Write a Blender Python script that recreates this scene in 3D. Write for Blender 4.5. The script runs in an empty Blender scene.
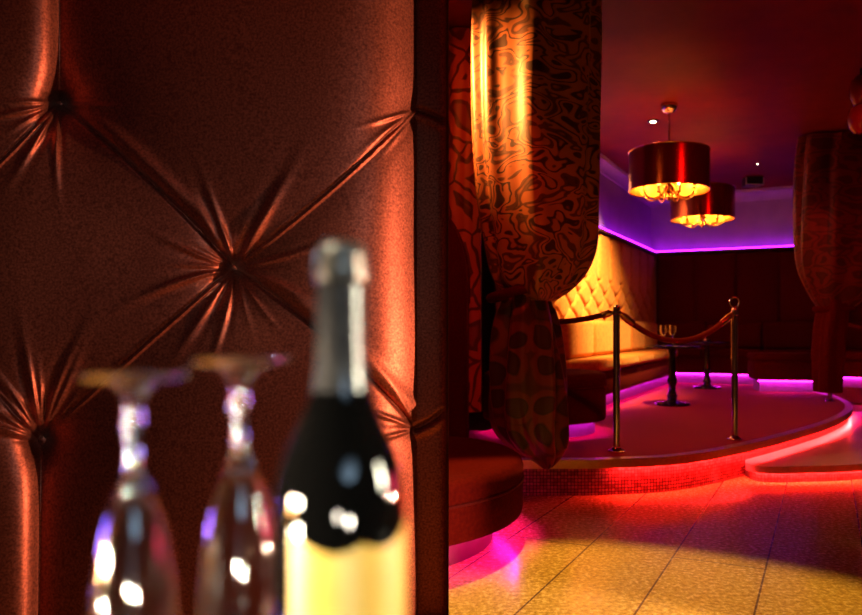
import bpy, bmesh, math, random
import numpy as np
from mathutils import Vector, Matrix
random.seed(7)
rng = np.random.default_rng(7)
SC = bpy.context.scene
COL = SC.collection
PI = math.pi
F = 700.0; PX = 520.0; PY = 327.0; H = 1.08      # focal length (px), principal point, eye height
R = math.radians

def P(px, py, Y):                                # pixel + distance -> world point
    return Vector(((px-PX)/F*Y, Y, H-(py-PY)/F*Y))

# ------------------------------------------------------------------ materials
def nd(nt, typ, **kw):
    n = nt.nodes.new(typ)
    for k, v in kw.items():
        if k in n.inputs: n.inputs[k].default_value = v
        else: setattr(n, k, v)
    return n

def mat(name, color=(.5,.5,.5), rough=.5, metal=0, **kw):
    m = bpy.data.materials.new(name); m.use_nodes = True
    b = m.node_tree.nodes['Principled BSDF']
    b.inputs['Base Color'].default_value = (*color, 1)
    b.inputs['Roughness'].default_value = rough
    b.inputs['Metallic'].default_value = metal
    for k, v in kw.items():
        b.inputs[k.replace('_', ' ')].default_value = v
    return m

def ramp(nt, stops, interp='LINEAR'):
    r = nt.nodes.new('ShaderNodeValToRGB'); cr = r.color_ramp; cr.interpolation = interp
    while len(cr.elements) < len(stops): cr.elements.new(.5)
    for e, (p, c) in zip(cr.elements, stops):
        e.position = p; e.color = (*c, 1)
    return r

def noisy(m, c1, c2, scale=20, detail=4, bump=0, bscale=None, coord='Object', dist=.02):
    nt = m.node_tree; L = nt.links; b = nt.nodes['Principled BSDF']
    tc = nd(nt, 'ShaderNodeTexCoord')
    n = nd(nt, 'ShaderNodeTexNoise', Scale=scale, Detail=detail)
    L.new(tc.outputs[coord], n.inputs['Vector'])
    r = ramp(nt, [(.3, c1), (.7, c2)])
    L.new(n.outputs['Fac'], r.inputs[0]); L.new(r.outputs[0], b.inputs['Base Color'])
    if bump:
        n2 = nd(nt, 'ShaderNodeTexNoise', Scale=bscale or scale*3, Detail=3)
        L.new(tc.outputs[coord], n2.inputs['Vector'])
        bp = nd(nt, 'ShaderNodeBump', Strength=bump, Distance=dist)
        L.new(n2.outputs['Fac'], bp.inputs['Height']); L.new(bp.outputs[0], b.inputs['Normal'])
    return m

def velvet(name, c1, c2, sheen, tint, scale=60, bump=.3, sr=.35, dist=.004):
    m = mat(name, c1, .85, Sheen_Weight=sheen, Sheen_Roughness=sr, Sheen_Tint=(*tint, 1), Specular_IOR_Level=.15)
    return noisy(m, c1, c2, scale, 5, bump, scale*2.2, dist=dist)

def emit(name, color, strength):
    m = bpy.data.materials.new(name); m.use_nodes = True; nt = m.node_tree
    nt.nodes.clear()
    e = nd(nt, 'ShaderNodeEmission', Color=(*color, 1), Strength=strength)
    o = nd(nt, 'ShaderNodeOutputMaterial'); nt.links.new(e.outputs[0], o.inputs[0])
    return m

M = {}
M['tuft'] = velvet('tufted_velvet', (.15,.033,.02), (.42,.1,.052), .2, (1,.42,.26), 130, .5, .3, .0011)
for k_, v_ in (('Metallic', .9), ('Roughness', .48)): M['tuft'].node_tree.nodes['Principled BSDF'].inputs[k_].default_value = v_
M['backing'] = mat('backing_board', (.02,.012,.01), .8)
M['red_velvet'] = velvet('red_velvet', (.06,.002,.0012), (.09,.004,.002), .06, (1,.15,.1), 60)
M['dark_velvet'] = velvet('dark_red_velvet', (.06,.004,.004), (.09,.008,.007), .1, (1,.15,.12), 60)
for k_ in ('red_velvet', 'dark_velvet'): M[k_].node_tree.nodes['Principled BSDF'].inputs['Specular IOR Level'].default_value = .02
M['gold_velvet'] = velvet('amber_velvet', (.42,.15,.035), (.6,.25,.06), .5, (1,.6,.25), 26)
M['rope'] = velvet('rope_velvet', (.12,.012,.007), (.16,.02,.01), .6, (1,.3,.15), 120)
M['chrome'] = mat('polished_steel', (.55,.45,.45), .14, 1)
M['brass'] = mat('brass', (.85,.55,.2), .2, 1)
M['black_metal'] = mat('black_metal', (.02,.02,.022), .3, .6)
M['black_lacquer'] = mat('black_lacquer', (.012,.01,.01), .15)
M['kick'] = noisy(mat('pale_kick_board', rough=.35), (.26,.22,.26), (.32,.28,.32), 12)
M['copper'] = mat('copper_shade', (.32,.075,.03), .22, .9)
M['lining'] = mat('gold_lining', (.9,.5,.14), .3, .8)
M['plinth'] = mat('dark_red_plinth', (.18,.03,.05), .4)
M['candle'] = mat('candle_sleeve', (.9,.75,.5), .5)
M['bulb'] = emit('bulb_glow', (1,.34,.05), 170)
M['down'] = emit('downlight_glow', (1,.8,.42), 60)
M['led_red'] = emit('red_led', (1,.028,.03), 330)
M['led_magenta'] = emit('magenta_led', (.8,.012,.66), 48)
M['led_ottoman'] = emit('ottoman_led', (.85,.01,.5), 95)
M['led_purple'] = emit('purple_led', (.4,.01,.8), 16)
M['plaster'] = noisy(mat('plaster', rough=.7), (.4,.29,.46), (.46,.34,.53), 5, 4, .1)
M['ceiling'] = noisy(mat('ceiling_paint', rough=.6, Specular_IOR_Level=.08), (.11,.009,.003), (.15,.013,.005), 3, 4, .05)
M['dark_wall'] = noisy(mat('dark_wall_paint', rough=.6), (.05,.02,.02), (.07,.03,.025), 6)
M['wood'] = noisy(mat('dark_wood', rough=.3), (.05,.02,.012), (.1,.04,.02), 14)
M['nosing'] = noisy(mat('gilded_nosing', rough=.28, metal=.5), (.5,.32,.1), (.62,.4,.14), 40)
M['glass'] = mat('clear_glass', (1,1,1), .05, 0, IOR=1.5, Transmission_Weight=1)
M['bottle'] = mat('dark_green_glass', (.001,.001,.001), .03, 0, Specular_IOR_Level=.35)
M['foil'] = noisy(mat('black_foil', rough=.18, metal=.1), (.012,.012,.014), (.03,.03,.03), 160, 3, .25, 220, dist=.0006)
M['label'] = noisy(mat('gold_label', rough=.45), (.27,.18,.022), (.33,.225,.03), 30)
M['muzzle'] = mat('pewter_foil', (.1,.095,.085), .3, .7)
M['carpet'] = noisy(mat('red_carpet', rough=.9), (.3,.012,.014), (.42,.02,.022), 90, 5, .4, 200, dist=.004)

# floor: long speckled stone slabs laid along the side wall
ANG = math.atan2(.437, 1)                        # the room is turned by this much
m = M['floor'] = mat('stone_floor', rough=.22, Specular_IOR_Level=.28); nt = m.node_tree; L = nt.links; b = nt.nodes['Principled BSDF']
tc = nd(nt, 'ShaderNodeTexCoord'); mp = nd(nt, 'ShaderNodeMapping')
mp.inputs['Rotation'].default_value = (0, 0, ANG - PI/2); mp.inputs['Location'].default_value = (.1, .165, 0)
L.new(tc.outputs['Object'], mp.inputs['Vector'])
n1 = nd(nt, 'ShaderNodeTexNoise', Scale=46, Detail=5, Roughness=.7); L.new(tc.outputs['Object'], n1.inputs['Vector'])
r1 = ramp(nt, [(.36, (.3,.17,.03)), (.5, (.56,.37,.085)), (.62, (.7,.5,.15))]); L.new(n1.outputs['Fac'], r1.inputs[0])
br = nd(nt, 'ShaderNodeTexBrick', Scale=1.0, **{'Mortar Size': .0045, 'Mortar Smooth': .1, 'Brick Width': 3.4, 'Row Height': .412})
br.offset = .5
L.new(mp.outputs[0], br.inputs['Vector']); br.inputs['Mortar'].default_value = (.12,.06,.03,1)
L.new(r1.outputs[0], br.inputs['Color1'])
hs = nd(nt, 'ShaderNodeHueSaturation', Value=.9); L.new(r1.outputs[0], hs.inputs['Color']); L.new(hs.outputs[0], br.inputs['Color2'])
L.new(br.outputs['Color'], b.inputs['Base Color'])
rr = nd(nt, 'ShaderNodeMapRange', **{'To Min': .16, 'To Max': .36}); L.new(n1.outputs['Fac'], rr.inputs['Value']); L.new(rr.outputs[0], b.inputs['Roughness'])

# mosaic riser
m = M['mosaic'] = mat('red_mosaic', rough=.15); nt = m.node_tree; L = nt.links; b = nt.nodes['Principled BSDF']
uv = nd(nt, 'ShaderNodeUVMap'); br = nd(nt, 'ShaderNodeTexBrick', Scale=1.0, **{'Mortar Size': .0022, 'Brick Width': .022, 'Row Height': .022})
br.offset = 0
br.inputs['Color1'].default_value = (.55,.12,.1,1); br.inputs['Color2'].default_value = (.28,.04,.035,1); br.inputs['Mortar'].default_value = (.06,.02,.02,1)
L.new(uv.outputs[0], br.inputs['Vector']); L.new(br.outputs['Color'], b.inputs['Base Color'])
bp = nd(nt, 'ShaderNodeBump', Strength=.5, Distance=.003, invert=True); L.new(br.outputs['Fac'], bp.inputs['Height']); L.new(bp.outputs[0], b.inputs['Normal'])

# damask curtain: pale lattice with dark rosettes on dark red
def damask(name, dark, light, mid, sc=5.5, warp=.12):
    m = mat(name, rough=.42, Sheen_Weight=.2, Sheen_Tint=(1,.5,.25,1)); nt = m.node_tree; L = nt.links; b = nt.nodes['Principled BSDF']
    uv = nd(nt, 'ShaderNodeUVMap')
    nz = nd(nt, 'ShaderNodeTexNoise', Scale=7, Detail=1); L.new(uv.outputs[0], nz.inputs['Vector'])
    mx = nd(nt, 'ShaderNodeMixRGB', Fac=warp); L.new(uv.outputs[0], mx.inputs[1]); L.new(nz.outputs['Color'], mx.inputs[2])
    vo = nd(nt, 'ShaderNodeTexVoronoi', Scale=sc, Randomness=.7, feature='DISTANCE_TO_EDGE'); L.new(mx.outputs[0], vo.inputs['Vector'])
    r = ramp(nt, [(0, dark), (.025, dark), (.04, light), (.17, light), (.19, dark), (.26, dark), (.3, mid), (.5, mid)])
    L.new(vo.outputs['Distance'], r.inputs[0])
    L.new(r.outputs[0], b.inputs['Base Color'])
    bp = nd(nt, 'ShaderNodeBump', Strength=.3, Distance=.006); L.new(r.outputs[0], bp.inputs['Height']); L.new(bp.outputs[0], b.inputs['Normal'])
    return m
def scroll(m):
    nt = m.node_tree; L = nt.links
    uv = [n for n in nt.nodes if n.type == 'UVMAP'][0]; r = [n for n in nt.nodes if n.type == 'VALTORGB'][0]
    n = nd(nt, 'ShaderNodeTexNoise', Scale=9, Detail=.6, Distortion=1.1); L.new(uv.outputs[0], n.inputs['Vector'])
    vals = [e.color[:] for e in r.color_ramp.elements]
    dark, light, mid = vals[0], vals[3], vals[-1]
    while len(r.color_ramp.elements) > 2: r.color_ramp.elements.remove(r.color_ramp.elements[-1])
    pts = [(0, dark), (.3, dark), (.32, light), (.4, light), (.42, dark), (.46, dark), (.475, light), (.56, light), (.575, mid), (.62, mid), (.635, dark), (.68, light), (.8, light)]
    while len(r.color_ramp.elements) < len(pts): r.color_ramp.elements.new(.99)
    for e, (p, c) in zip(r.color_ramp.elements, pts): e.position = p; e.color = c
    L.new(n.outputs['Fac'], r.inputs[0]); return m
M['damask'] = damask('damask_curtain', (.03,.004,.003), (.36,.1,.022), (.09,.02,.006))
scroll(M['damask'])
M['damask_far'] = damask('dark_red_damask_curtain', (.04,.003,.003), (.12,.01,.008), (.05,.004,.004), 7, .15)
M['damask_red'] = damask('red_damask_curtain', (.1,.008,.006), (.5,.07,.03), (.25,.03,.02), 3.6, .06)

m = M['rosette'] = damask('rosette_damask', (.02,.003,.003), (.15,.018,.012), (.03,.004,.004), 5.2, .08)
nt = m.node_tree; vo = [n for n in nt.nodes if n.type == 'TEX_VORONOI'][0]; vo.feature = 'F1'; vo.inputs['Randomness'].default_value = .35
r = [n for n in nt.nodes if n.type == 'VALTORGB'][0]
for e, (p, c) in zip(r.color_ramp.elements, [(0, .3), (.26, .25), (.3, .1), (.36, 1), (.5, .9), (.56, .4), (.8, .3), (1, .3)]):
    e.position = p; e.color = (.16*c, .018*c, .012*c, 1)

# ------------------------------------------------------------------ object helpers
def link_mesh(name, me, material, parent=None, smooth=True, angle=40):
    me.materials.append(material)
    if smooth:
        me.polygons.foreach_set('use_smooth', [True]*len(me.polygons))
        me.set_sharp_from_angle(angle=R(angle))
    o = bpy.data.objects.new(name, me); COL.objects.link(o)
    if parent: o.parent = parent
    return o

def obj(name, bm, material, parent=None, smooth=True, angle=40):
    bmesh.ops.recalc_face_normals(bm, faces=bm.faces)
    me = bpy.data.meshes.new(name); bm.to_mesh(me); bm.free()
    return link_mesh(name, me, material, parent, smooth, angle)

def thing(name, label, cat, loc=(0,0,0), rz=0, group=None, kind=None):
    o = bpy.data.objects.new(name, None); COL.objects.link(o); o.empty_display_size = .1
    o.location = loc; o.rotation_euler = (0,0,rz)
    return tag(o, label, cat, group, kind)

def tag(o, label, cat, group=None, kind=None):
    o['label'] = label; o['category'] = cat
    if group: o['group'] = group
    if kind: o['kind'] = kind
    return o

def dup(root, loc, rz=0, label=None, scale=None):
    r = root.copy(); COL.objects.link(r); r.location = loc; r.rotation_euler = (0,0,rz)
    if label: r['label'] = label
    if scale: r.scale = scale
    for ch in list(root.children):
        c = ch.copy(); COL.objects.link(c); c.parent = r
        for g in list(ch.children):
            d = g.copy(); COL.objects.link(d); d.parent = c
    return r

def add_box(bm, c, s, bev=0, rot=None, seg=3):
    r = bmesh.ops.create_cube(bm, size=1); vs = r['verts']
    mtx = Matrix.Translation(c) @ (rot or Matrix()) @ Matrix.Diagonal((*s, 1))
    bmesh.ops.transform(bm, matrix=mtx, verts=vs)
    if bev:
        es = list({e for v in vs for e in v.link_edges})
        bmesh.ops.bevel(bm, geom=es, offset=bev, segments=seg, affect='EDGES', profile=.5)
    return bm

def add_lathe(bm, prof, seg=40, c=(0,0,0), closed=False):
    rings = []
    for r, z in prof:
        if r < 1e-6: rings.append([bm.verts.new((c[0], c[1], c[2]+z))])
        else: rings.append([bm.verts.new((c[0]+r*math.cos(2*PI*i/seg), c[1]+r*math.sin(2*PI*i/seg), c[2]+z)) for i in range(seg)])
    pairs = list(zip(rings, rings[1:]))
    if closed: pairs.append((rings[-1], rings[0]))
    for a, b in pairs:
        if len(a) == 1 and len(b) == 1: continue
        for i in range(seg):
            j = (i+1) % seg
            if len(a) == 1: bm.faces.new((a[0], b[i], b[j]))
            elif len(b) == 1: bm.faces.new((a[i], b[0], a[j]))
            else: bm.faces.new((a[i], b[i], b[j], a[j]))
    return bm

def add_tube(bm, pts, rad, seg=12, caps=True):
    pts = [Vector(p) for p in pts]; n = len(pts)
    rad = rad if hasattr(rad, '__len__') else [rad]*n
    rings = []; up = None
    for i, p in enumerate(pts):
        t = (pts[min(i+1, n-1)] - pts[max(i-1, 0)]).normalized()
        if up is None:
            up = Vector((0,0,1)) if abs(t.z) < .9 else Vector((1,0,0))
        x = t.cross(up).normalized(); up = x.cross(t).normalized()
        rings.append([bm.verts.new(p + rad[i]*(math.cos(2*PI*k/seg)*x + math.sin(2*PI*k/seg)*up)) for k in range(seg)])
    for a, b in zip(rings, rings[1:]):
        for k in range(seg):
            bm.faces.new((a[k], a[(k+1) % seg], b[(k+1) % seg], b[k]))
    if caps:
        bm.faces.new(rings[0][::-1]); bm.faces.new(rings[-1])
    return bm

def add_torus(bm, c, RR, r, axis='z', s1=28, s2=10):
    vs = []
    for i in range(s1):
        a = 2*PI*i/s1; row = []
        for j in range(s2):
            b = 2*PI*j/s2
            q = ((RR+r*math.cos(b))*math.cos(a), (RR+r*math.cos(b))*math.sin(a), r*math.sin(b))
            if axis == 'y': q = (q[0], q[2], q[1])
            row.append(bm.verts.new((c[0]+q[0], c[1]+q[1], c[2]+q[2])))
        vs.append(row)
    for i in range(s1):
        for j in range(s2):
            bm.faces.new((vs[i][j], vs[(i+1) % s1][j], vs[(i+1) % s1][(j+1) % s2], vs[i][(j+1) % s2]))
    return bm

def add_prism(bm, poly, z0, z1, bev=0, seg=3):
    a = [bm.verts.new((x, y, z0)) for x, y in poly]; b = [bm.verts.new((x, y, z1)) for x, y in poly]
    n = len(poly); side = []
    for i in range(n):
        side.append(bm.faces.new((a[i], a[(i+1) % n], b[(i+1) % n], b[i])))
    bm.faces.new(a[::-1]); top = bm.faces.new(b)
    if bev:
        es = list(top.edges) + [e for f in side for e in f.edges if e not in top.edges and len(e.link_faces) == 2 and abs(e.verts[0].co.z-e.verts[1].co.z) < 1e-6]
        bmesh.ops.bevel(bm, geom=list(set(es)), offset=bev, segments=seg, affect='EDGES', profile=.5)
    return bm

def catmull(pts, k=10):
    pts = [np.array(p, float) for p in pts]; out = []
    for i in range(len(pts)-1):
        p0 = pts[max(i-1, 0)]; p1 = pts[i]; p2 = pts[i+1]; p3 = pts[min(i+2, len(pts)-1)]
        for j in range(k):
            t = j/k
            out.append(.5*((2*p1)+(-p0+p2)*t+(2*p0-5*p1+4*p2-p3)*t*t+(-p0+3*p1-3*p2+p3)*t**3))
    out.append(pts[-1]); return [tuple(o) for o in out]

def offset(pl, d):                               # shift an open 2D polyline to its left by d
    out = []
    for i, p in enumerate(pl):
        a = np.array(pl[max(i-1, 0)]); b = np.array(pl[min(i+1, len(pl)-1)])
        t = (b-a)/np.linalg.norm(b-a); out.append((p[0]-t[1]*d, p[1]+t[0]*d))
    return out

def ribbon(name, pl, z0, z1, material, parent, n=1):   # upright strip along a polyline with UVs in metres
    bm = bmesh.new(); uvl = bm.loops.layers.uv.new('UVMap'); s = 0; prev = None; cols = []
    for i, p in enumerate(pl):
        if prev is not None: s += math.dist(p, prev)
        prev = p; cols.append((s, bm.verts.new((p[0], p[1], z0)), bm.verts.new((p[0], p[1], z1))))
    for (s0, a0, b0), (s1, a1, b1) in zip(cols, cols[1:]):
        f = bm.faces.new((a0, a1, b1, b0))
        for l, c in zip(f.loops, ((s0, z0), (s1, z0), (s1, z1), (s0, z1))): l[uvl].uv = c
    me = bpy.data.meshes.new(name); bm.to_mesh(me); bm.free()
    return link_mesh(name, me, material, parent)

def grid_mesh(name, V, nu, nv, material, parent=None, uvs=None, wrap=False, caps=False):
    """V: (nv*nu,3) points row by row."""
    idx = np.arange(nu*nv).reshape(nv, nu); fs = []
    nx = np.roll(idx, -1, 1) if wrap else idx[:, 1:]
    a = idx if wrap else idx[:, :-1]
    F4 = np.stack([a[:-1], nx[:-1], nx[1:], a[1:]], -1).reshape(-1, 4)
    me = bpy.data.meshes.new(name)
    faces = F4.tolist()
    if caps: faces = faces + [idx[0][::-1].tolist(), idx[-1].tolist()]
    me.from_pydata([tuple(v) for v in V], [], faces)
    if uvs is not None:
        lay = me.uv_layers.new(name='UVMap')
        li = np.empty(len(me.loops), dtype=np.int32); me.loops.foreach_get('vertex_index', li)
        lay.data.foreach_set('uv', np.asarray(uvs)[li].astype(np.float32).ravel())
    return link_mesh(name, me, material, parent, angle=75)

# ------------------------------------------------------------------ room shell
O = np.array([2.1, 11.2]); EB = np.array([.4004, .9163]); ER = np.array([.9163, -.4004])
def W(t, s): q = O + ER*t - EB*s; return (q[0], q[1])   # t along the back wall, s out from it
RZ = -math.atan2(.4004, .9163)                   # world angle of ER
CEIL = 3.15; ST = .235
def quad_slab(name, pts, z0, z1, material):
    bm = bmesh.new(); add_prism(bm, pts, z0, z1)
    o = obj(name, bm, material, smooth=False); o['kind'] = 'structure'; return o
quad_slab('floor', [W(-4.2, 14.2), W(5.6, 14.2), W(5.6, -.3), W(-4.2, -.3)], -.1, 0, M['floor'])
quad_slab('ceiling', [W(-4.2, 14.2), W(5.6, 14.2), W(5.6, -.3), W(-4.2, -.3)], CEIL, CEIL+.1, M['ceiling'])
quad_slab('wall_back', [W(-4.2, 0), W(5.6, 0), W(5.6, -.15), W(-4.2, -.15)], 0, CEIL, M['plaster'])
quad_slab('wall_left', [W(-.12, 5.5), W(0, 5.5), W(0, 0), W(-.12, 0)], 0, CEIL, M['plaster'])
quad_slab('wall_side', [W(-4.2, 14), W(-4.05, 14), W(-4.05, 0), W(-4.2, 0)], 0, CEIL, M['dark_wall'])
quad_slab('wall_right', [W(5.4, 14), W(5.55, 14), W(5.55, 0), W(5.4, 0)], 0, CEIL, M['dark_wall'])
quad_slab('wall_front', [W(-4.05, 14), W(5.4, 14), W(5.4, 13.85), W(-4.05, 13.85)], 0, CEIL, M['dark_wall'])
# cornices
def cornice(name, a, b, inward):
    bm = bmesh.new(); a = np.array(a); b = np.array(b); n = np.array(inward)
    prof = [(0, CEIL-.16), (.02, CEIL-.16), (.025, CEIL-.12), (.06, CEIL-.07), (.1, CEIL-.045), (.105, CEIL), (0, CEIL)]
    A = [bm.verts.new((*(a+n*d), z)) for d, z in prof]; B = [bm.verts.new((*(b+n*d), z)) for d, z in prof]
    for i in range(len(prof)):
        j = (i+1) % len(prof); bm.faces.new((A[i], A[j], B[j], B[i]))
    bm.faces.new(A); bm.faces.new(B[::-1])
    o = obj(name, bm, M['plaster'], angle=30); o['kind'] = 'structure'
cornice('trim_1', W(0, 5.5), W(0, 0), ER); cornice('trim_2', W(0, 0), W(5.4, 0), -EB)

# padded wainscots: tall upholstered panels with vertical channels, tufted low down
def wainscot(name, length, z0, z1, chan, tuft, material, rowz):
    nu = int(length/.012); nv = int((z1-z0)/.014)
    u = np.linspace(0, length, nu); z = np.linspace(z0, z1, nv); U, Z = np.meshgrid(u, z)
    d = .07*np.ones_like(U)
    du = np.abs((U/chan+.5) % 1-.5)*chan          # distance to a channel seam
    up = np.clip((Z-rowz)/.12, 0, 1)
    d -= up*.05*np.exp(-(du/.03))
    if tuft:
        hh = .32
        a = (U/chan + (Z-rowz)/hh); b_ = (U/chan - (Z-rowz)/hh)
        da = np.abs((a+.5) % 1-.5)*chan*.7; db = np.abs((b_+.5) % 1-.5)*chan*.7
        d -= (1-up)*.035*(np.exp(-da/.02)+np.exp(-db/.02))
        # buttons
        cu = np.round(U/chan*2)/2*chan; cz = rowz-np.round((rowz-Z)/hh*2)/2*hh
        ok = (np.abs((np.round(U/chan*2)+np.round((rowz-Z)/hh*2)) % 2) < .5)
        r = np.hypot(U-cu, Z-cz); d -= np.where(ok & (Z < rowz+.05), .045*np.exp(-r/.03), 0)
    e = np.minimum(np.minimum(U, length-U), np.minimum(Z-z0, z1-Z)); d *= np.clip(1-np.exp(-e/.02), 0, 1)
    V = np.stack([U, -np.maximum(d, .002), Z], -1).reshape(-1, 3)
    return V, nu, nv
t = thing('padded_wall', 'amber velvet padded wall with vertical channels and tufts behind the lit bench', 'wall padding', (*W(0, 0), 0), RZ-PI/2)
V, nu, nv = wainscot('padding', 5.4, 1.1, 2.24, .5, True, M['gold_velvet'], 1.62)
V2 = V.copy(); V2[:, 0] = V[:, 0]; V2[:, 1] = -V[:, 1]
grid_mesh('padding', V2, nu, nv, M['gold_velvet'], t)
bm = bmesh.new(); add_box(bm, (2.7, .05, 2.25), (5.4, .1, .03), .006); obj('top_rail', bm, M['wood'], t)
bm = bmesh.new(); add_box(bm, (2.7, .085, 2.272), (5.4, .025, .012)); obj('light_strip', bm, M['led_purple'], t)
t = thing('padded_wall', 'dark red padded wall with vertical seams behind the far bench', 'wall padding', (*W(0, 0), 0), RZ)
V, nu, nv = wainscot('padding', 5.3, 1.1, 2.24, .62, False, M['dark_velvet'], .9)
V[:, 0] += .08
grid_mesh('padding', V, nu, nv, M['dark_velvet'], t)
bm = bmesh.new(); add_box(bm, (2.74, -.05, 2.25), (5.25, .1, .03), .006); obj('top_rail', bm, M['wood'], t)
bm = bmesh.new(); add_box(bm, (2.74, -.085, 2.272), (5.25, .025, .012)); obj('light_strip', bm, M['led_purple'], t)

# ------------------------------------------------------------------ stage and step
edge = catmull([(-2.6,4.44), (-1,4.43), (.22,4.43), (.62,4.46), (1.05,4.58), (1.53,4.93), (2.17,5.56), (2.82,6.3), (3.42,7.2), (3.78,8.15), (3.88,9.2), (3.86,10.25)], 9)
i0 = 0
back = [W(-2.2+5.6-1.45, .02)]
def stage_poly(ins):
    e = offset(edge, ins)
    return e + [W(1.93, .02), W(.02, .02), W(.02, 6.0), (-2.6, 6.6)]
t = thing('stage_platform', 'low curved stage with red carpet top and glowing mosaic riser', 'stage', (0,0,0), kind='structure')
bm = bmesh.new(); add_prism(bm, stage_poly(.05), 0, .19); obj('base', bm, M['dark_wall'], t, smooth=False)
ribbon('riser', offset(edge, .045), 0.002, .19, M['mosaic'], t)
bm = bmesh.new(); add_prism(bm, stage_poly(.035), .19, ST); obj('carpet_top', bm, M['carpet'], t, smooth=False)
def strip_loop(bm, outer, inner, z0, z1):
    rows = []
    for o_, i_ in zip(outer, inner):
        rows.append([bm.verts.new((*o_, z0)), bm.verts.new((*o_, z1)), bm.verts.new((*i_, z1)), bm.verts.new((*i_, z0))])
    for a, b in zip(rows, rows[1:]):
        for k in range(4): bm.faces.new((a[k], a[(k+1) % 4], b[(k+1) % 4], b[k]))
    bm.faces.new(rows[0][::-1]); bm.faces.new(rows[-1]); return bm
bm = strip_loop(bmesh.new(), offset(edge, 0), offset(edge, .075), .2, ST+.004); strip_loop(bm, offset(edge, 0), offset(edge, .01), .182, .2); obj('nosing', bm, M['nosing'], t, angle=30)
e2 = [p for p in edge if p[0] > .6]
bm = strip_loop(bmesh.new(), offset(e2, .018), offset(e2, .03), .192, .199); obj('light_strip', bm, M['led_red'], t)

# the lower step hugging the right-hand curve
inner = [p for p in edge if p[0] > 1.6 and p[1] < 8.0]
outer = catmull([(1.60,4.96), (1.63,4.87), (1.72,4.83), (1.95,4.84), (2.4,4.92), (2.95,5.2), (3.5,5.85), (3.95,6.7), (4.2,7.5), (4.22,7.95)], 8)
t = thing('curved_step', 'low curved step with glowing red mosaic edge in front of the stage', 'step', (0,0,0), kind='structure')
inn = offset(inner, .04)
bm = bmesh.new(); add_prism(bm, offset(outer, .04)+inn[::-1], 0, .085); obj('base', bm, M['dark_wall'], t, smooth=False)
ribbon('riser', offset(outer, .035), .002, .085, M['mosaic'], t)
bm = bmesh.new(); add_prism(bm, outer+inn[::-1], .085, .118, .005); strip_loop(bm, outer, offset(outer, .008), .068, .085); obj('tread', bm, noisy(mat('step_stone', rough=.3), (.34,.26,.23), (.42,.33,.3), 30), t, angle=30)
o2 = offset(outer, .014); o3 = offset(outer, .026)
bm = strip_loop(bmesh.new(), o2[4:], o3[4:], .077, .0845); obj('light_strip', bm, M['led_red'], t)

# ------------------------------------------------------------------ seating
def bench_body(length, depth, back_to, loc, rz, label, seatmat, backmat, back=True, led=True):
    """local x along the wall, y out from it (positive), base on the stage"""
    t = thing('bench', label, 'bench', loc, rz)
    x0, x1 = back_to
    bm = bmesh.new(); add_box(bm, ((x0+x1)/2, (depth-.14)/2, .07), (x1-x0, depth-.14, .14)); obj('kick_board', bm, M['kick'], t, smooth=False)
    bm = bmesh.new(); add_box(bm, ((x0+x1)/2, depth/2, .275), (x1-x0, depth, .25), .03); obj('base', bm, M['dark_velvet'], t)
    n = max(1, round((x1-x0)/.85)); w = (x1-x0)/n
    for i in range(n):
        bm = bmesh.new(); add_box(bm, (x0+w*(i+.5), depth/2+.01, .46), (w-.006, depth+.02, .12), .04, seg=5); obj('seat_cushion', bm, seatmat, t)
    if back:
        n = max(1, round((x1-x0)/.85)); w = (x1-x0)/n
        for i in range(n):
            bm = bmesh.new(); add_box(bm, (x0+w*(i+.5), .162, .72), (w-.006, .17, .4), .06, seg=6); obj('back_cushion', bm, backmat, t)
    if led:
        bm = bmesh.new(); add_box(bm, ((x0+x1)/2, depth-.12, .143), (x1-x0-.02, .012, .008)); obj('light_strip', bm, M['led_magenta'], t)
    return t
# left bench runs along wall_left: its local x = -EB, y = ER
def frame_rz(v): return math.atan2(v[1], v[0])
q = W(.0, 0)
lb = bench_body(4.5, .53, (.62, 4.55), (*q, ST), frame_rz(-EB), 'long amber velvet bench along the tufted wall', M['gold_velvet'], M['gold_velvet'])
q = W(0, 0)
# back bench: local x = ER but y must point out (-EB): mirror by building from the far end
q = W(3.35, 0)
bb = bench_body(3.3, .53, (0, 3.3), (*q, ST), frame_rz(-ER), 'dark red bench along the far wall under the seams', M['dark_velvet'], M['dark_velvet'])
for ch in bb.children: pass
# square bench end nearer to the viewer
def pouf_square(loc, rz, label):
    t = thing('bench', label, 'bench', loc, rz)
    bm = bmesh.new(); add_box(bm, (0,0,.07), (.66,.5,.14)); obj('kick_board', bm, M['kick'], t, smooth=False)
    bm = bmesh.new(); add_box(bm, (0,0,.275), (.8,.62,.25), .03); obj('base', bm, M['dark_velvet'], t)
    bm = bmesh.new(); add_box(bm, (0,0,.45), (.82,.64,.1), .04, seg=5); obj('seat_cushion', bm, M['dark_velvet'], t)
    bm = bmesh.new(); add_box(bm, (0,-.29,.143), (.7,.012,.008)); obj('light_strip', bm, M['led_magenta'], t)
    return t
pouf_square((3.5, 9.35, ST), RZ*.4, 'short dark square bench in front of the far bench beside the red curtain')

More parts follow.
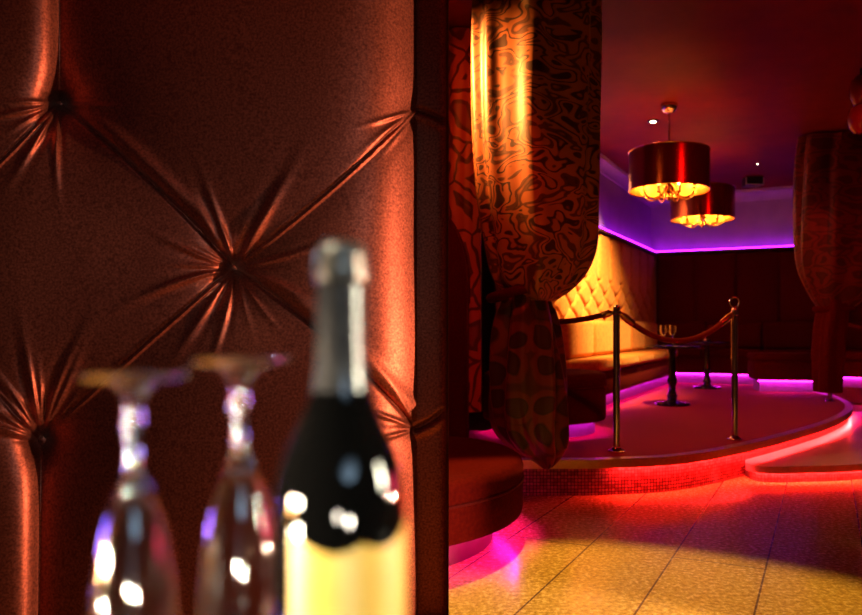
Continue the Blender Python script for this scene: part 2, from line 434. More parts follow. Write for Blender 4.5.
def round_pouf(loc, r, rp, h0, h1, label, led=True):
    t = thing('ottoman', label, 'ottoman', loc)
    bm = bmesh.new(); add_lathe(bm, [(0,0), (rp,0), (rp,h0), (0,h0)], 64); obj('plinth', bm, M['plinth'] if r > .6 else M['kick'], t)
    bm = bmesh.new()
    add_lathe(bm, [(0,h0+.008), (r-.02,h0+.008), (r-.02,h0-.02), (r-.006,h0-.02), (r,h0+.0), (r,h1-.12), (r-.004,h1-.11), (r,h1-.1), (r+.004,h1-.05), (r-.006,h1-.02), (r-.03,h1-.004), (r-.08,h1), (0,h1+.012)], 72)
    obj('body', bm, M['red_velvet' if r > .6 else 'dark_velvet'], t)
    bm = bmesh.new(); add_torus(bm, (0,0,h1-.11), r+.002, .007, s1=72); obj('piping', bm, M['dark_velvet'], t)
    if led:
        bm = bmesh.new(); add_torus(bm, (0,0,h0+.003), r-.036, .005, s1=64, s2=8); obj('light_strip', bm, M['led_ottoman' if r > .6 else 'led_magenta'], t)
    return t
round_pouf((-.75, 3.6, 0), .765, .61, .165, .42, 'large round red velvet ottoman with magenta glow below on the stone floor')
round_pouf((.2, 5.72, ST), .5, .41, .13, .485, 'round dark velvet ottoman at the near end of the amber bench')

# high-backed booth end with an arched corner
t = thing('booth', 'tall red padded booth end with rounded top behind the large ottoman', 'booth', (-.345, 4.55, ST))
ol = [(0, 0)] + [(0, 1.0)]
for k in range(13):
    a = PI/2*k/12; ol.append((-.5+.5*math.cos(a), 1.15+.62*math.sin(a)))
ol += [(-1.5, 1.77), (-1.5, 0)]
bm = bmesh.new()
fa = [bm.verts.new((x, 0, z)) for x, z in ol]; fb = [bm.verts.new((x, .2, z)) for x, z in ol]
for i in range(len(ol)):
    j = (i+1) % len(ol); bm.faces.new((fa[i], fa[j], fb[j], fb[i]))
f1 = bm.faces.new(fa); f2 = bm.faces.new(fb[::-1])
bmesh.ops.bevel(bm, geom=list(f1.edges)+list(f2.edges), offset=.05, segments=5, affect='EDGES', profile=.5)
obj('padding', bm, M['red_velvet'], t, angle=60)
bm = bmesh.new(); add_tube(bm, [(x+.004, .1, z) for x, z in ol[1:-1]], .01, 8); obj('piping', bm, M['dark_velvet'], t)

# ------------------------------------------------------------------ tables with stemware
def lounge_table(loc, label):
    t = thing('pedestal_table', label, 'table', loc, 0, 'pedestal tables on the stage')
    bm = bmesh.new(); add_lathe(bm, [(0,0), (.19,0), (.195,.008), (.19,.02), (.1,.03), (.055,.05), (.05,.07), (0,.07)], 40); obj('base', bm, M['black_lacquer'], t)
    bm = bmesh.new(); add_lathe(bm, [(.05,.06), (.06,.1), (.045,.13), (.038,.2), (.05,.24), (.055,.27), (.04,.3), (.036,.55), (.05,.6), (.08,.615), (0,.615)], 28); obj('column', bm, M['black_lacquer'], t)
    bm = bmesh.new(); add_lathe(bm, [(0,.615), (.3,.615), (.31,.622), (.31,.638), (.3,.645), (0,.645)], 48); obj('tabletop', bm, M['black_lacquer'], t)
    return t
T1 = (1.652, 7.6, ST); T2 = (2.59, 9.7, ST)
lounge_table(T1, 'black pedestal table with turned column carrying two wine glasses')
lounge_table(T2, 'black pedestal table with turned column farther back, near the far bench')

def wine_glass(loc, label):
    t = thing('wine_glass', label, 'glass', loc, 0, 'wine glasses on the stage table')
    bm = bmesh.new(); add_lathe(bm, [(0,0), (.035,0), (.036,.002), (.01,.006), (.005,.012), (.0045,.09), (.008,.1), (0,.101)], 24); obj('stem', bm, M['glass'], t)
    bm = bmesh.new(); add_lathe(bm, [(0,.101), (.018,.108), (.034,.13), (.04,.16), (.035,.22), (.0335,.22), (.038,.16), (.032,.132), (.017,.111), (0,.104)], 24); obj('bowl', bm, M['glass'], t)
    return t
wine_glass((T1[0]-.115, T1[1]-.1, ST+.645), 'clear wine glass on the near pedestal table, by the bench')
wine_glass((T1[0]-.02, T1[1]-.12, ST+.645), 'clear wine glass on the near pedestal table, over the column')
bm = bmesh.new(); add_lathe(bm, [(0,0), (.05,0), (.06,.01), (.062,.04), (.055,.042), (.048,.015), (0,.012)], 28)
o = tag(obj('ashtray', bm, M['chrome']), 'small metal ashtray on the farther pedestal table', 'ashtray'); o.location = (T2[0]-.03, T2[1]-.1, ST+.645)

# ------------------------------------------------------------------ stanchions and ropes
def stanchion(loc, label, ring=False):
    t = thing('stanchion', label, 'stanchion', loc, 0, 'rope posts on the stage edge')
    bm = bmesh.new(); add_lathe(bm, [(0,0), (.06,0), (.06,.008), (.035,.018), (.028,.03), (0,.03)], 28); obj('flange', bm, M['chrome'], t)
    bm = bmesh.new(); add_lathe(bm, [(.024,.02), (.024,.93), (.03,.935), (.03,.955), (.024,.96), (.024,.98), (.012,.995), (0,.997)], 24); obj('post', bm, M['chrome'], t)
    if not ring: return t
    bm = bmesh.new(); add_torus(bm, (0,0,1.03), .036, .006, 'y'); obj('ring', bm, M['chrome'], t)
    return t
S1 = Vector((.655, 4.75, ST)); S2 = Vector((1.61, 5.25, ST)); S3 = Vector((3.52, 7.95, ST))
stanchion(S1, 'polished steel rope post at the left end of the stage edge')
stanchion(S2, 'polished steel rope post with ring on top in the middle of the stage edge', True)
stanchion(S3, 'polished steel rope post standing at the gathered red curtain')
def rope(a, b, sag, label):
    t = thing('barrier_rope', label, 'rope', a, 0, 'velvet ropes between the posts'); d = b-a
    d0 = d.normalized()*.03
    pts = [d*(i/28) - Vector((0,0,sag*4*(i/28)*(1-i/28))) for i in range(29)]
    bm = bmesh.new(); add_tube(bm, pts[2:-2], .02, 14); obj('cord', bm, M['rope'], t)
    for q in (pts[:4], pts[-4:]):
        bm = bmesh.new(); add_tube(bm, q, [.012,.025,.026,.024] if q[0] == pts[0] else [.024,.026,.025,.012], 14); obj('end_cap', bm, M['brass'], t)
top = Vector((0,0,.945))
rope(S1+top+Vector((.022,.012,0)), S2+top-Vector((.022,.012,0)), .2, 'dark red velvet rope sagging between the two steel posts at the stage edge')
rope(Vector((.02,5.0,1.13)), S1+top-Vector((.026,-.01,0)), .035, 'dark red velvet rope running from the patterned curtain to the first post')
rope(S3+top+Vector((.026,0,0)), Vector((4.35,7.7,1.12)), .09, 'dark red velvet rope leaving the post at the red curtain')

# ------------------------------------------------------------------ curtains
def drape(name, rows, Y, nfold, amp, material, parent, seed=0, flat=.45, sub=8, origin=None, ridge=0):
    """rows: (py, left px, right px): a gathered bundle of cloth, folded round its outline. built round origin"""
    rr = np.random.default_rng(seed)
    ys = [r[0] for r in rows]; nv = len(rows)*sub; nu = 220
    py = np.linspace(ys[0], ys[-1], nv)
    Lf = np.array(catmull([(r[0], r[1]) for r in rows], 12)); Rt = np.array(catmull([(r[0], r[2]) for r in rows], 12))
    lx = np.interp(py, Lf[:, 0], Lf[:, 1]); rx = np.interp(py, Rt[:, 0], Rt[:, 1])
    th = np.linspace(0, 2*PI, nu, endpoint=False)
    ph = rr.uniform(0, 2*PI, 6); V = []; UV = []
    ks = [nfold, nfold*.5, nfold*1.7, nfold*2.6]
    for j in range(nv):
        wx = (rx[j]-lx[j])/2/F*Y; cx = ((lx[j]+rx[j])/2-PX)/F*Y; z = H-(py[j]-PY)/F*Y
        wy = wx*flat+.05
        f = j/nv
        fold = sum(w*np.cos(round(k)*th+p+1.2*math.sin(2.2*f+p)+f*sg) for k, w, p, sg in zip(ks, (1, .5, .35, .18), ph, (.9, -.7, .5, 0)))
        r = 1+amp*fold*(.8 if wx > .18 else .55)
        x = cx+wx*r*np.cos(th)/(1+amp*.9); y = Y+wy*r*np.sin(th)
        if ridge: y = y - ridge*np.exp(-((x-cx-.0*wx)/(.35*wx))**2)*(np.sin(th) < 0)
        V.append(np.stack([x, y, np.full(nu, z)], -1))
        UV.append(np.stack([th/(2*PI)*1.5, np.full(nu, z)*1.0], -1))
    V = np.concatenate(V)
    if origin is not None: V = V - np.array(origin)
    return grid_mesh(name, V, nu, nv, material, parent, np.concatenate(UV), wrap=True, caps=True)

C1 = (.05, 4.28, .24)
t = thing('curtain', 'gold and maroon damask curtain tied back at the stage edge', 'curtain', C1)
drape('drape', [(-8,470,602), (40,468,603), (130,470,601), (200,476,600), (245,484,598), (272,490,588), (290,500,572), (301,520,556)], 4.28, 9, .055, M['damask'], t, 3, .42, 14, C1, .1)
drape('tail', [(280,505,545), (300,500,553), (330,491,562), (380,487,568), (425,490,569), (448,508,567), (460,530,560), (467,540,553)], 4.28, 6, .16, M['rosette'], t, 5, .4, 12, C1)
bm = bmesh.new(); c = P(525, 290, 4.28)
pts = [(c.x+.21*math.cos(a)-C1[0], c.y+.15*math.sin(a)-C1[1], c.z+.05*math.cos(a)-C1[2]) for a in [2*PI*k/40 for k in range(41)]]
add_tube(bm, pts, .03, 10); obj('tieback', bm, M['red_velvet'], t)
C2 = (-.36, 4.85, ST)
t = thing('curtain', 'narrow red damask curtain hanging behind the tall booth end', 'curtain', C2)
drape('drape', [(36,425,487), (80,424,486), (150,424,484), (260,424,482), (411,430,482)], 4.95, 6, .12, M['damask_red'], t, 11, .4, 10, C2)
C3 = (3.4, 7.5, .33)
t = thing('curtain', 'dark red damask curtain gathered above the stage on the far right post', 'curtain', C3)
t['label'] = 'dark red damask curtain gathered low over the rope post beside the short bench'
drape('drape', [(137,797,905), (165,793,905), (220,793,903), (265,796,900), (290,806,880), (306,816,856), (314,822,848)], 7.55, 9, .07, M['damask_far'], t, 21, .3, 12, C3)
drape('tail', [(300,818,850), (320,814,848), (350,812,846), (392,813,844)], 7.55, 5, .14, M['dark_velvet'], t, 23, .5, 10, C3)
bm = bmesh.new(); c = P(834, 309, 7.55)
add_tube(bm, [(c.x+.2*math.cos(a)-C3[0], c.y+.12*math.sin(a)-C3[1], c.z-C3[2]) for a in [2*PI*k/32 for k in range(33)]], .03, 10); obj('tieback', bm, M['red_velvet'], t)

# glossy puffed ornament that hangs at the picture's right edge
c = P(861, 105, 5.6)
t = thing('hanging_ornament', 'glossy puffed red ornament catching purple light under the ceiling', 'ornament', (c.x, c.y, c.z))
gl = mat('glossy_red', (.2,.02,.04), .15)
bm = bmesh.new(); add_lathe(bm, [(0,.24), (.03,.235), (.07,.2), (.09,.14), (.085,.06), (.06,.01), (.05,0), (0,0)], 32); obj('upper_lobe', bm, gl, t)
bm = bmesh.new(); add_lathe(bm, [(0,.005), (.05,0), (.09,-.04), (.105,-.11), (.09,-.18), (.05,-.23), (0,-.24)], 32); obj('lower_lobe', bm, gl, t)
bm = bmesh.new(); add_tube(bm, [(0,0,.235), (0,0,CEIL-c.z)], .008, 8); obj('cord', bm, M['black_metal'], t)

# ------------------------------------------------------------------ chandeliers and ceiling fittings
def chandelier(loc, label):
    t = thing('chandelier', label, 'chandelier', loc, 0, 'drum chandeliers above the stage')   # origin at the ceiling
    zb = 2.345-CEIL; zt = zb+.36; Rr = .371
    bm = bmesh.new(); add_lathe(bm, [(0,0), (.075,0), (.08,-.01), (.075,-.045), (.05,-.075), (.02,-.085), (0,-.085)], 32); obj('canopy', bm, M['chrome'], t)
    bm = bmesh.new(); add_tube(bm, [(0,0,-.08), (0,0,zb+.06)], .009, 10); obj('rod', bm, M['chrome'], t)
    bm = bmesh.new(); add_lathe(bm, [(Rr,zb), (Rr,zt), (Rr-.004,zt), (Rr-.004,zb)], 72, closed=True); sh = obj('shade', bm, M['copper'], t)
    bm = bmesh.new(); add_lathe(bm, [(Rr-.0045,zb+.004), (Rr-.0045,zt-.004), (Rr-.007,zt-.004), (Rr-.007,zb+.004)], 72, closed=True); obj('lining', bm, M['lining'], sh)
    for z in (zb, zt):
        bm = bmesh.new(); add_torus(bm, (0,0,z), Rr, .006, s1=72, s2=8); obj('rim', bm, M['brass'], sh)
    for k in range(3):
        a = 2*PI*k/3+.3
        bm = bmesh.new(); add_tube(bm, [(0,0,zt-.03), (Rr*math.cos(a)*.985, Rr*math.sin(a)*.985, zt-.03)], .005, 8); obj('spoke', bm, M['brass'], t)
    bm = bmesh.new(); add_lathe(bm, [(0,zb-.09), (.015,zb-.085), (.03,zb-.06), (.02,zb-.03), (.045,zb), (.05,zb+.03), (.02,zb+.06), (.012,zb+.1), (0,zb+.1)], 24); obj('hub', bm, M['brass'], t)
    for k in range(8):
        a = 2*PI*k/8+.2; ca, sa = math.cos(a), math.sin(a)
        prof = [(.03,zb+.02), (.08,zb-.04), (.15,zb-.075), (.215,zb-.055), (.245,zb-.01), (.25,zb+.03)]
        pr = catmull(prof, 5)
        bm = bmesh.new(); add_tube(bm, [(r*ca, r*sa, z) for r, z in pr], .007, 8)
        add_lathe(bm, [(0,zb+.025), (.02,zb+.028), (.026,zb+.04), (.022,zb+.04), (0,zb+.034)], 14, (.25*ca, .25*sa, 0))
        ar = obj('arm', bm, M['brass'], t)
        bm = bmesh.new(); add_lathe(bm, [(0,zb+.034), (.011,zb+.034), (.011,zb+.1), (0,zb+.1)], 12, (.25*ca, .25*sa, 0)); obj('candle', bm, M['candle'], ar)
        bm = bmesh.new(); add_lathe(bm, [(0,zb+.1), (.012,zb+.11), (.015,zb+.125), (.009,zb+.148), (0,zb+.165)], 12, (.25*ca, .25*sa, 0)); obj('bulb', bm, M['bulb'], ar)
    return t
ch = chandelier((1.384, 6.5, CEIL), 'near copper drum chandelier with gold lining and candle bulbs')
dup(ch, (2.15, 8.25, CEIL), .35, 'farther copper drum chandelier with gold lining, partly behind the near drum')
def downlight(loc, label, r):
    t = thing('downlight', label, 'downlight', loc, 0, 'ceiling downlights')
    bm = bmesh.new(); add_lathe(bm, [(r,0), (r*1.9,0), (r*2,-.004), (r*1.9,-.01), (r,-.012)], 28, closed=True); obj('bezel', bm, M['black_metal'], t)
    bm = bmesh.new(); add_lathe(bm, [(0,-.002), (r,-.002), (r*.8,-.012), (0,-.018)], 24); obj('lamp', bm, M['down'], t)
downlight((1.336, 7.03, CEIL), 'bright ceiling downlight beside the chandelier rod', .03)
downlight((3.0, 8.85, CEIL), 'tiny ceiling downlight near the small box', .008)
t = thing('wall_box', 'small dark box with pale edges fixed under the ceiling near the far wall', 'box', (3.22, 9.7, CEIL))
bm = bmesh.new(); add_box(bm, (0,0,-.06), (.24,.2,.12), .01); obj('housing', bm, M['black_metal'], t)
bm = bmesh.new(); add_box(bm, (0,-.104,-.115), (.25,.01,.012)); add_box(bm, (-.12,-.104,-.07), (.012,.01,.1)); add_box(bm, (.12,-.104,-.07), (.012,.01,.1)); obj('frame', bm, M['plaster'], t)

# ------------------------------------------------------------------ tufted velvet screen close to the viewer
YP = 2.40; SCL = YP/F
B_UP = [(60,103), (417,110), (-300,110)]; B_MID = [(235,268), (-112,268)]; B_LO = [(42,440), (417,428), (-305,430)]
def polydist(U, Vv, pts):
    best = np.full(U.shape, 1e9); sg = np.zeros(U.shape); tt = np.zeros(U.shape); tot = len(pts)-1
    for i, (a, b) in enumerate(zip(pts, pts[1:])):
        ax, ay = a; bx, by = b; dx, dy = bx-ax, by-ay; l2 = dx*dx+dy*dy
        t_ = np.clip(((U-ax)*dx+(Vv-ay)*dy)/l2, 0, 1)
        d = np.hypot(U-ax-t_*dx, Vv-ay-t_*dy)
        s = np.sign(dx*(Vv-ay)-dy*(U-ax))
        k = d < best; best = np.where(k, d, best); sg = np.where(k, s, sg); tt = np.where(k, (i+t_)/tot, tt)
    return best, sg, tt
def bow(a, b, k, n=10):
    out = []
    for i in range(n+1):
        t_ = i/n; o_ = k*4*t_*(1-t_); dx, dy = b[0]-a[0], b[1]-a[1]; l = math.hypot(dx, dy)
        out.append((a[0]+dx*t_-dy/l*o_, a[1]+dy*t_+dx/l*o_))
    return out
bright = [bow((235,268), (417,110), 5), bow((235,268), (42,440), 1), bow((60,103), (-112,268), -3), bow((42,440), (-112,268), 0), bow((-112,268), (-305,430), 0)]
dark = [bow((60,103), (235,268), -5), bow((235,268), (417,428), -8)]
folds = [[(60,-260), (60,103)], [(42,440), (37,760)], [(-300,-260), (-300,110)], [(-305,430), (-305,760)]]
ridges = {   # angle (deg, y up), start, length, height, width
 (235,268): [(109,14,62,3.2,3.0), (102,12,40,2.4,2.2), (94,10,24,2,2), (60,22,75,4.2,3.8), (51,12,40,2,2.5), (163,12,60,2.6,2.6), (176,14,46,2.2,2.4), (190,14,80,3.2,3.2),
             (205,14,40,2,2.6), (236,18,70,2.6,3.2), (251,12,46,2,2.4), (263,12,58,3,2.6), (284,10,40,2,2.4), (300,14,46,2.6,2.6), (343,14,62,2.8,2.6), (356,12,40,1.8,2.2), (9,16,62,2.6,2.4), (126,30,60,2.4,4), (147,10,30,2,2.4)],
 (60,103): [(238,10,60,3.4,3.2), (262,10,62,3.2,2.8), (224,10,30,2,2.4), (192,10,60,2.4,3), (205,12,40,2,2.6), (283,10,24,1.8,2.2), (298,10,24,2,2.2), (352,10,44,2.4,3), (318,44,50,2.6,4), (178,10,40,2,3)],
 (42,440): [(100,16,76,4,3.4), (88,12,56,3,2.8), (78,18,80,3.6,3.2), (66,18,70,3,3), (118,12,60,3.2,3), (132,14,60,3,3), (147,12,44,3,3), (160,12,50,3.2,3), (172,10,44,2.6,3), (52,24,50,2,3)],
 (417,110): [(196,8,40,2,2.6), (212,10,50,2.4,3.4), (236,20,36,2,3)],
 (417,428): [(160,10,50,2.6,3), (118,10,40,2,3), (200,8,36,2,3), (172,10,30,2,3)],
 (-112,268): [(10,14,60,3,3), (350,14,50,3,3), (60,14,50,3,3), (300,14,50,3,3)],
}
def tuft_height(U, V):
    h = np.zeros_like(U)
    for pl in bright+dark:
        d, sg, tt = polydist(U, V, pl); h -= 3*np.exp(-(d/26))
    for pl in bright:
        d, sg, tt = polydist(U, V, pl); s = d*sg
        sd = s if pl[-1][1] < pl[0][1] else -s      # positive on the lower right side
        if pl[0] == (60,103) or pl[0] == (-112,268): sd = -s
        h += 3.0*np.exp(-(s/1.4)**2) - 2.0*np.exp(-((sd+2.6)/1.8)**2)
    for pl in dark:
        d, sg, tt = polydist(U, V, pl); s = -d*sg   # positive on the upper right side
        w = 1+.6*np.sin(PI*tt)
        h += -6*np.exp(-(s/2.0)**2) + 2.6*np.exp(-((s-11)/7)**2)*w
    for pl in folds:
        d, sg, tt = polydist(U, V, pl); dx = U-np.interp(V, [p[1] for p in pl], [p[0] for p in pl]); q_ = np.clip(dx/(d+.8)*.5+.5, 0, 1); q_ = q_*q_*(3-2*q_); h -= (1-q_)*24*np.exp(-(d/14)**1.3)+q_*24*np.exp(-d/85)
    for (bx, by), rl in ridges.items():
        r = np.hypot(U-bx, V-by); a = np.degrees(np.arctan2(-(V-by), U-bx))
        dp = 17 if bx != 417 else 4
        h -= dp*np.exp(-(r/11)**1.3) + 15*np.exp(-r/36)*(1 if bx != 417 else .3)
        for k, (an, st, ln, hh, w) in enumerate(rl):
            da = (a-an+180) % 360-180; da = da - 5*np.sin(k*2.1)*(r/60)
            perp = np.radians(np.clip(da, -60, 60))*r
            env = np.clip((r-4)/st, 0, 1)*np.exp(-(r/(ln*.95))**2)*1.4
            ww = w*(.55+r/110)
            prof = np.exp(-(perp/ww)**2) - .3*np.exp(-((perp-2.1*ww)/(1.2*ww))**2)
            h += 1.4*hh*env*prof
    return h
def seam(d, depth=42, w=24): return -depth*np.exp(-(np.maximum(d, 0)/w)**1.1) - 7*np.exp(-(np.maximum(d, 0)/48)**2)
t = thing('tufted_screen', 'large buttoned rust velvet screen standing behind the glasses and bottle', 'screen', (-1.1, YP+.2, 0))
def pad(name, u0, u1, fn, nu, nv):
    u = np.linspace(u0, u1, nu); v = np.linspace(629, -70, nv); U, V = np.meshgrid(u, v)
    h = fn(U, V)*SCL
    X = (U-PX)/F*(YP-h); Z = H-(V-PY)/F*(YP-h)
    Vt = np.stack([X+1.1, -.2-h, np.clip(Z, 0.002, None)], -1).reshape(-1, 3)
    return grid_mesh(name, Vt, nu, nv, M['tuft'], t)
noise_uv = rng.normal(size=(40,))
pad('padding', -230, 417, lambda U, V: tuft_height(U, V)+seam(417-U)+1.5*np.sin(V/37+U/90)*np.exp(-(417-U)/30), 560, 600)
def side_h(U, V):
    h = -56 + 21*np.exp(-(449-U)/2.2)  # raised lip at the outer edge, shaped to keep this strip in shade
    for pl, in ([bow((417,110), (455,130), -3)], [bow((417,428), (455,400), 3)]):
        d, sg, tt = polydist(U, V, pl); h += -5*np.exp(-(d/3)**2)+2.5*np.exp(-((d*sg-6)/4)**2)
    return h
pad('side_padding', 412, 448.8, side_h, 90, 600)
bm = bmesh.new(); add_prism(bm, [(-2.70+1.1, .02), (-.285+1.1, .02), (-.3+1.1, .1), (-2.70+1.1, .1)], 0, 2.5); obj('backing_board', bm, M['backing'], t, smooth=False)
# edge facing that closes the side of the padding back to the board
bm = bmesh.new(); add_prism(bm, [(-.2655+1.1, -.055), (-.2668+1.1, -.045), (-.272+1.1, 0), (-.285+1.1, .02), (-.275+1.1, .02)], 0, 2.49); obj('edge_facing', bm, M['backing'], t, smooth=False)
for bx, by in B_UP[:1]+B_MID+B_LO[:1]:
    bm = bmesh.new(); bmesh.ops.create_uvsphere(bm, u_segments=24, v_segments=14, radius=.022)
    bmesh.ops.scale(bm, vec=(1,.5,1), verts=bm.verts)
    dep = -tuft_height(np.array([[float(bx)]]), np.array([[float(by)]]))[0,0]*SCL
    o = obj('button', bm, M['tuft'], t); o.location = ((bx-PX)/F*(YP+dep)+1.1, -.2+dep-.004, H-(by-PY)/F*(YP+dep))

# ------------------------------------------------------------------ bar counter, bottle and upturned flutes, close and out of focus
ZC = .827
t = thing('bar_counter', 'dark lacquered bar counter under the bottle and upturned glasses', 'counter', (-.35, .44, 0))
bm = bmesh.new(); add_box(bm, (0, 0, ZC-.02), (1.5, .28, .04), .008); obj('counter_top', bm, M['black_lacquer'], t)
bm = bmesh.new(); add_box(bm, (0, 0, (ZC-.04)/2), (1.44, .22, ZC-.04), .004); obj('base', bm, M['wood'], t)

by = .476; bx = (341-PX)/F*by
t = thing('champagne_bottle', 'dark champagne bottle with a plain gold label beside the upturned glasses', 'bottle', (bx, by, ZC))
R0 = .0435
prof = [(0,.012), (.03,.004), (.038,0), (R0-.002,.004), (R0,.012), (R0,.128), (.0428,.143), (.0405,.157), (.036,.171), (.0305,.183), (.0255,.194), (.021,.205), (.0185,.2135), (.0172,.225), (.0158,.245), (.0145,.29), (0,.29)]
bm = bmesh.new(); add_lathe(bm, prof, 64); obj('body', bm, M['bottle'], t)
bm = bmesh.new(); add_lathe(bm, [(.0196,.2105), (.0181,.2175), (.0171,.23), (.0164,.245), (.0158,.282), (.0158,.284), (.0165,.286)], 48); obj('foil', bm, M['foil'], t)
bm = bmesh.new(); add_lathe(bm, [(0,.312), (.006,.3115), (.013,.309), (.0165,.305), (.0172,.3), (.0165,.2955), (.0182,.294), (.0188,.289), (.018,.284), (.0158,.281), (0,.281)], 40); obj('muzzle_cap', bm, M['muzzle'], t)
for k in range(4):
    a = PI/4+k*PI/2
    bm = bmesh.new(); add_tube(bm, [(.0196*math.cos(a), .0196*math.sin(a), .283), (.0182*math.cos(a), .0182*math.sin(a), .3), (.010*math.cos(a), .010*math.sin(a), .312)], .0008, 6); obj('wire', bm, M['chrome'], t)
# label: curved sheet with a scalloped top edge
bm = bmesh.new(); nA = 48; A0 = R(-120); A1 = R(4); colv = []
for i in range(nA+1):
    f = i/nA; a = A0+(A1-A0)*f
    zt = .121 - .008*abs(math.sin(PI*(f*2.0)))*(1 if True else 0) + .004*math.cos(2*PI*f)
    rr_ = R0+.0005
    colv.append([bm.verts.new((rr_*math.cos(a), rr_*math.sin(a), z)) for z in (.03+.006*math.cos(PI*(2*f-1)), .06, .09, zt)])
for a, b in zip(colv, colv[1:]):
    for k in range(3): bm.faces.new((a[k], b[k], b[k+1], a[k+1]))
obj('label', bm, M['label'], t, angle=60)

def flute(loc, label, sz):
    t = thing('champagne_flute', label, 'glass', loc, 0, 'upturned champagne flutes on the bar')
    # standing on its rim: bowl below, foot on top
    bm = bmesh.new()
    add_lathe(bm, [(0,.1395), (.007,.1385), (.0128,.130), (.0186,.111), (.0236,.085), (.0262,.055), (.0258,.03), (.0240,.0005), (.0246,0), (.0252,.0005),
                   (.027,.03), (.0274,.055), (.0249,.085), (.02,.112), (.0145,.132), (.009,.1445), (0,.147)], 56)
    obj('bowl', bm, M['glass'], t, angle=80)
    bm = bmesh.new(); add_lathe(bm, [(0,.1455), (.0088,.1452), (.006,.150), (.0048,.16), (.0048,.178), (.0075,.186), (.0062,.193), (.006,.2), (.0095,.209), (.013,.213), (.013,.2138), (0,.2138)], 40); obj('stem', bm, M['glass'], t)
    bm = bmesh.new(); add_lathe(bm, [(0,.2135), (.0125,.2135), (.024,.2165), (.0335,.2185), (.0352,.2195), (.0352,.2205), (.034,.2212), (0,.2218)], 56); obj('foot', bm, M['glass'], t)
    t.scale = (1, 1, sz)
    return t
y1 = .482; g1 = flute(((134-PX)/F*y1, y1, ZC), 'upturned champagne flute standing farther from the bottle', 1.0)
y2 = .53; g2 = dup(g1, ((240-PX)/F*y2, y2, ZC), .4, 'upturned champagne flute standing next to the bottle', (1.1, 1.1, 1.037))

# ------------------------------------------------------------------ lights
def lamp(name, typ, loc, target, energy, color, **kw):
    l = bpy.data.lights.new(name, typ); l.energy = energy; l.color = color
    for k, v in kw.items(): setattr(l, k, v)
    o = bpy.data.objects.new(name, l); COL.objects.link(o); o.location = loc
    d = Vector(target)-Vector(loc); o.rotation_euler = d.to_track_quat('-Z', 'Y').to_euler()
    return o
# raking spot on the velvet screen, from the right, its unseen body and barn door added to block spill into the room
LP = Vector((3.2, 1.68, .62))
lamp('screen_spot', 'SPOT', LP, (0, 1.96, 1.12), 1300, (1,.59,.38), spot_size=R(58), spot_blend=.2, shadow_soft_size=.02)
t = thing('added_spot_lamp', 'added black spot lamp, out of view beside the bar, with a barn door blocking its spill', 'lamp', (LP.x, LP.y, 0))
bm = bmesh.new(); add_lathe(bm, [(0,0), (.22,0), (.22,.015), (.03,.03), (.016,.05), (.016,LP.z-.12), (0,LP.z-.12)], 28); obj('stand', bm, M['black_metal'], t)
bm = bmesh.new(); add_box(bm, (.16, 0, LP.z), (.2,.2,.2), .03); obj('housing', bm, M['black_metal'], t)
bm = bmesh.new(); add_box(bm, (-.46, .49, LP.z), (.02,.6,1.1), .004); add_box(bm, (-.2, .2, LP.z+.0), (.5,.02,.02)); obj('spill_blocker', bm, M['black_metal'], t)
# unseen softboxes added round the bar for highlights on bottle and glasses, gridded (narrow spread)
BT = (-.19, .48, 1.0)
def soft(name, loc, e, col, sx, sy, spread=26, aim=None):
    return lamp(name, 'AREA', loc, aim or BT, e, col, shape='RECTANGLE', size=sx, size_y=sy, spread=R(spread))
soft('softbox_right', (1.3, .55, 1.2), 1.2, (1,.93,.68), .17, .42)
for z_ in (.62, .88):
    soft('softbox_cream', (-1.3, -.15, z_), .9, (1,.84,.6), .13, .11, 16, (-.25, .5, .93))
for z_ in (.7, .9):
    soft('softbox_side', (-1.0, .22, z_), .5, (1,.8,.6), .08, .08, 16, (-.25, .5, .93))
for x_, z_ in ((.5, .72), (.05, .8)):
    soft('softbox_spark', (x_, -.7, z_), .22, (1,.88,.7), .1, .1, 14, (-.25, .5, .93))
soft('softbox_amber', (-1.35, .12, .84), .5, (1,.45,.12), .14, .16, 20, (-.2, .5, .92))
soft('softbox_low', (-1.1, .75, .88), .1, (.35,.15,1), .1, .12)
soft('softbox_red', (.9, .95, .98), .1, (1,.05,.12), .12, .2)
soft('softbox_high', (-.75, .0, 2.2), 2.6, (1,.85,.6), .14, .14, 20, (-.26, .5, .95))
lamp('bar_fill', 'AREA', (.7, -1.0, 1.9), (-1.5, 2.4, 1.2), 2.2, (.5,.75,1), shape='DISK', size=1.0, spread=R(44))  # added cool fill, lifts the dark flats of the velvet screen
# warm spot on the damask curtain from the left, behind the screen
lamp('curtain_spot', 'SPOT', (-1.3, 4.36, 2.95), (-.1, 4.28, 2.45), 1100, (1,.37,.075), spot_size=R(50), spot_blend=.9, shadow_soft_size=.04)
# downlight over the stone floor
lamp('floor_spot', 'SPOT', (.0, 4.0, 3.08), (.25, 1.95, 0), 800, (1,.56,.11), spot_size=R(53), spot_blend=.3, shadow_soft_size=.04)
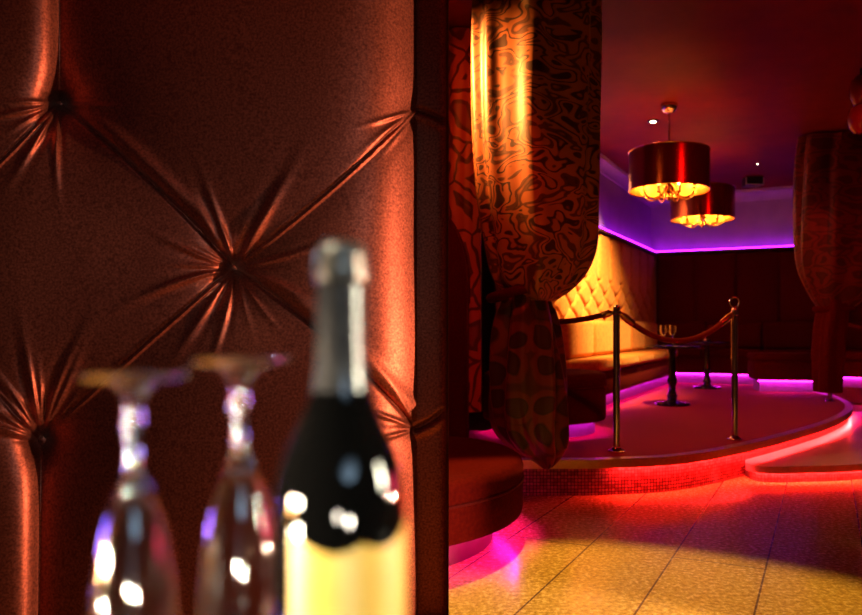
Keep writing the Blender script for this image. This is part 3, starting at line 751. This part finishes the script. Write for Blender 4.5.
# lamp washing the tufted wall
lamp('bench_spot', 'SPOT', (1.3, 7.06, 3.1), (.68, 8.0, 1.65), 1900, (1,.52,.15), spot_size=R(76), spot_blend=1.0, shadow_soft_size=.03)
# red club light over the stage
lamp('red_wash', 'SPOT', (2.6, 3.2, 3.05), (1.6, 6.6, .3), 130, (1,.006,.008), spot_size=R(80), spot_blend=.8, shadow_soft_size=.1)
lamp('red_wash_curtain', 'SPOT', (2.2, 3.6, 3.0), (3.4, 7.5, 1.6), 80, (1,.03,.015), spot_size=R(40), spot_blend=.8, shadow_soft_size=.1)
lamp('red_wash_seat', 'SPOT', (-.2, 2.9, 3.0), (-.4, 4.1, .9), 55, (1,.03,.008), spot_size=R(70), spot_blend=.8, shadow_soft_size=.1)

# unseen red spot added behind the curtain to redden the ceiling over the stage
lamp('ceiling_red', 'SPOT', (.1, 5.0, 1.65), (1.0, 6.0, 3.15), 40, (1,.05,.015), spot_size=R(75), spot_blend=.9, shadow_soft_size=.05)
w = bpy.data.worlds.new('World'); SC.world = w; w.use_nodes = True
w.node_tree.nodes['Background'].inputs[0].default_value = (.02,.008,.01,1); w.node_tree.nodes['Background'].inputs[1].default_value = .3

# ------------------------------------------------------------------ camera
cd = bpy.data.cameras.new('camera'); cam = bpy.data.objects.new('camera', cd); COL.objects.link(cam)
cam.location = (0, 0, H); cam.rotation_euler = (PI/2, 0, 0)
cd.sensor_width = 36; cd.lens = 36*F/862
cd.shift_x = (431-PX)/862; cd.shift_y = (PY-307.5)/862
cd.clip_start = .02
cd.dof.use_dof = True; cd.dof.focus_distance = 3.0; cd.dof.aperture_fstop = 29.23e-3/.0134
SC.camera = cam
SC.view_settings.view_transform = 'Standard'; SC.view_settings.look = 'None'; SC.view_settings.gamma = 1; SC.view_settings.exposure = 0
SC.view_settings.use_curve_mapping = False
SC.cycles.use_denoising = True
SC.cycles.use_adaptive_sampling = False
SC.cycles.max_bounces = 10; SC.cycles.transmission_bounces = 10; SC.cycles.glossy_bounces = 5
SC.cycles.sample_clamp_indirect = 6
SC.cycles.caustics_refractive = False
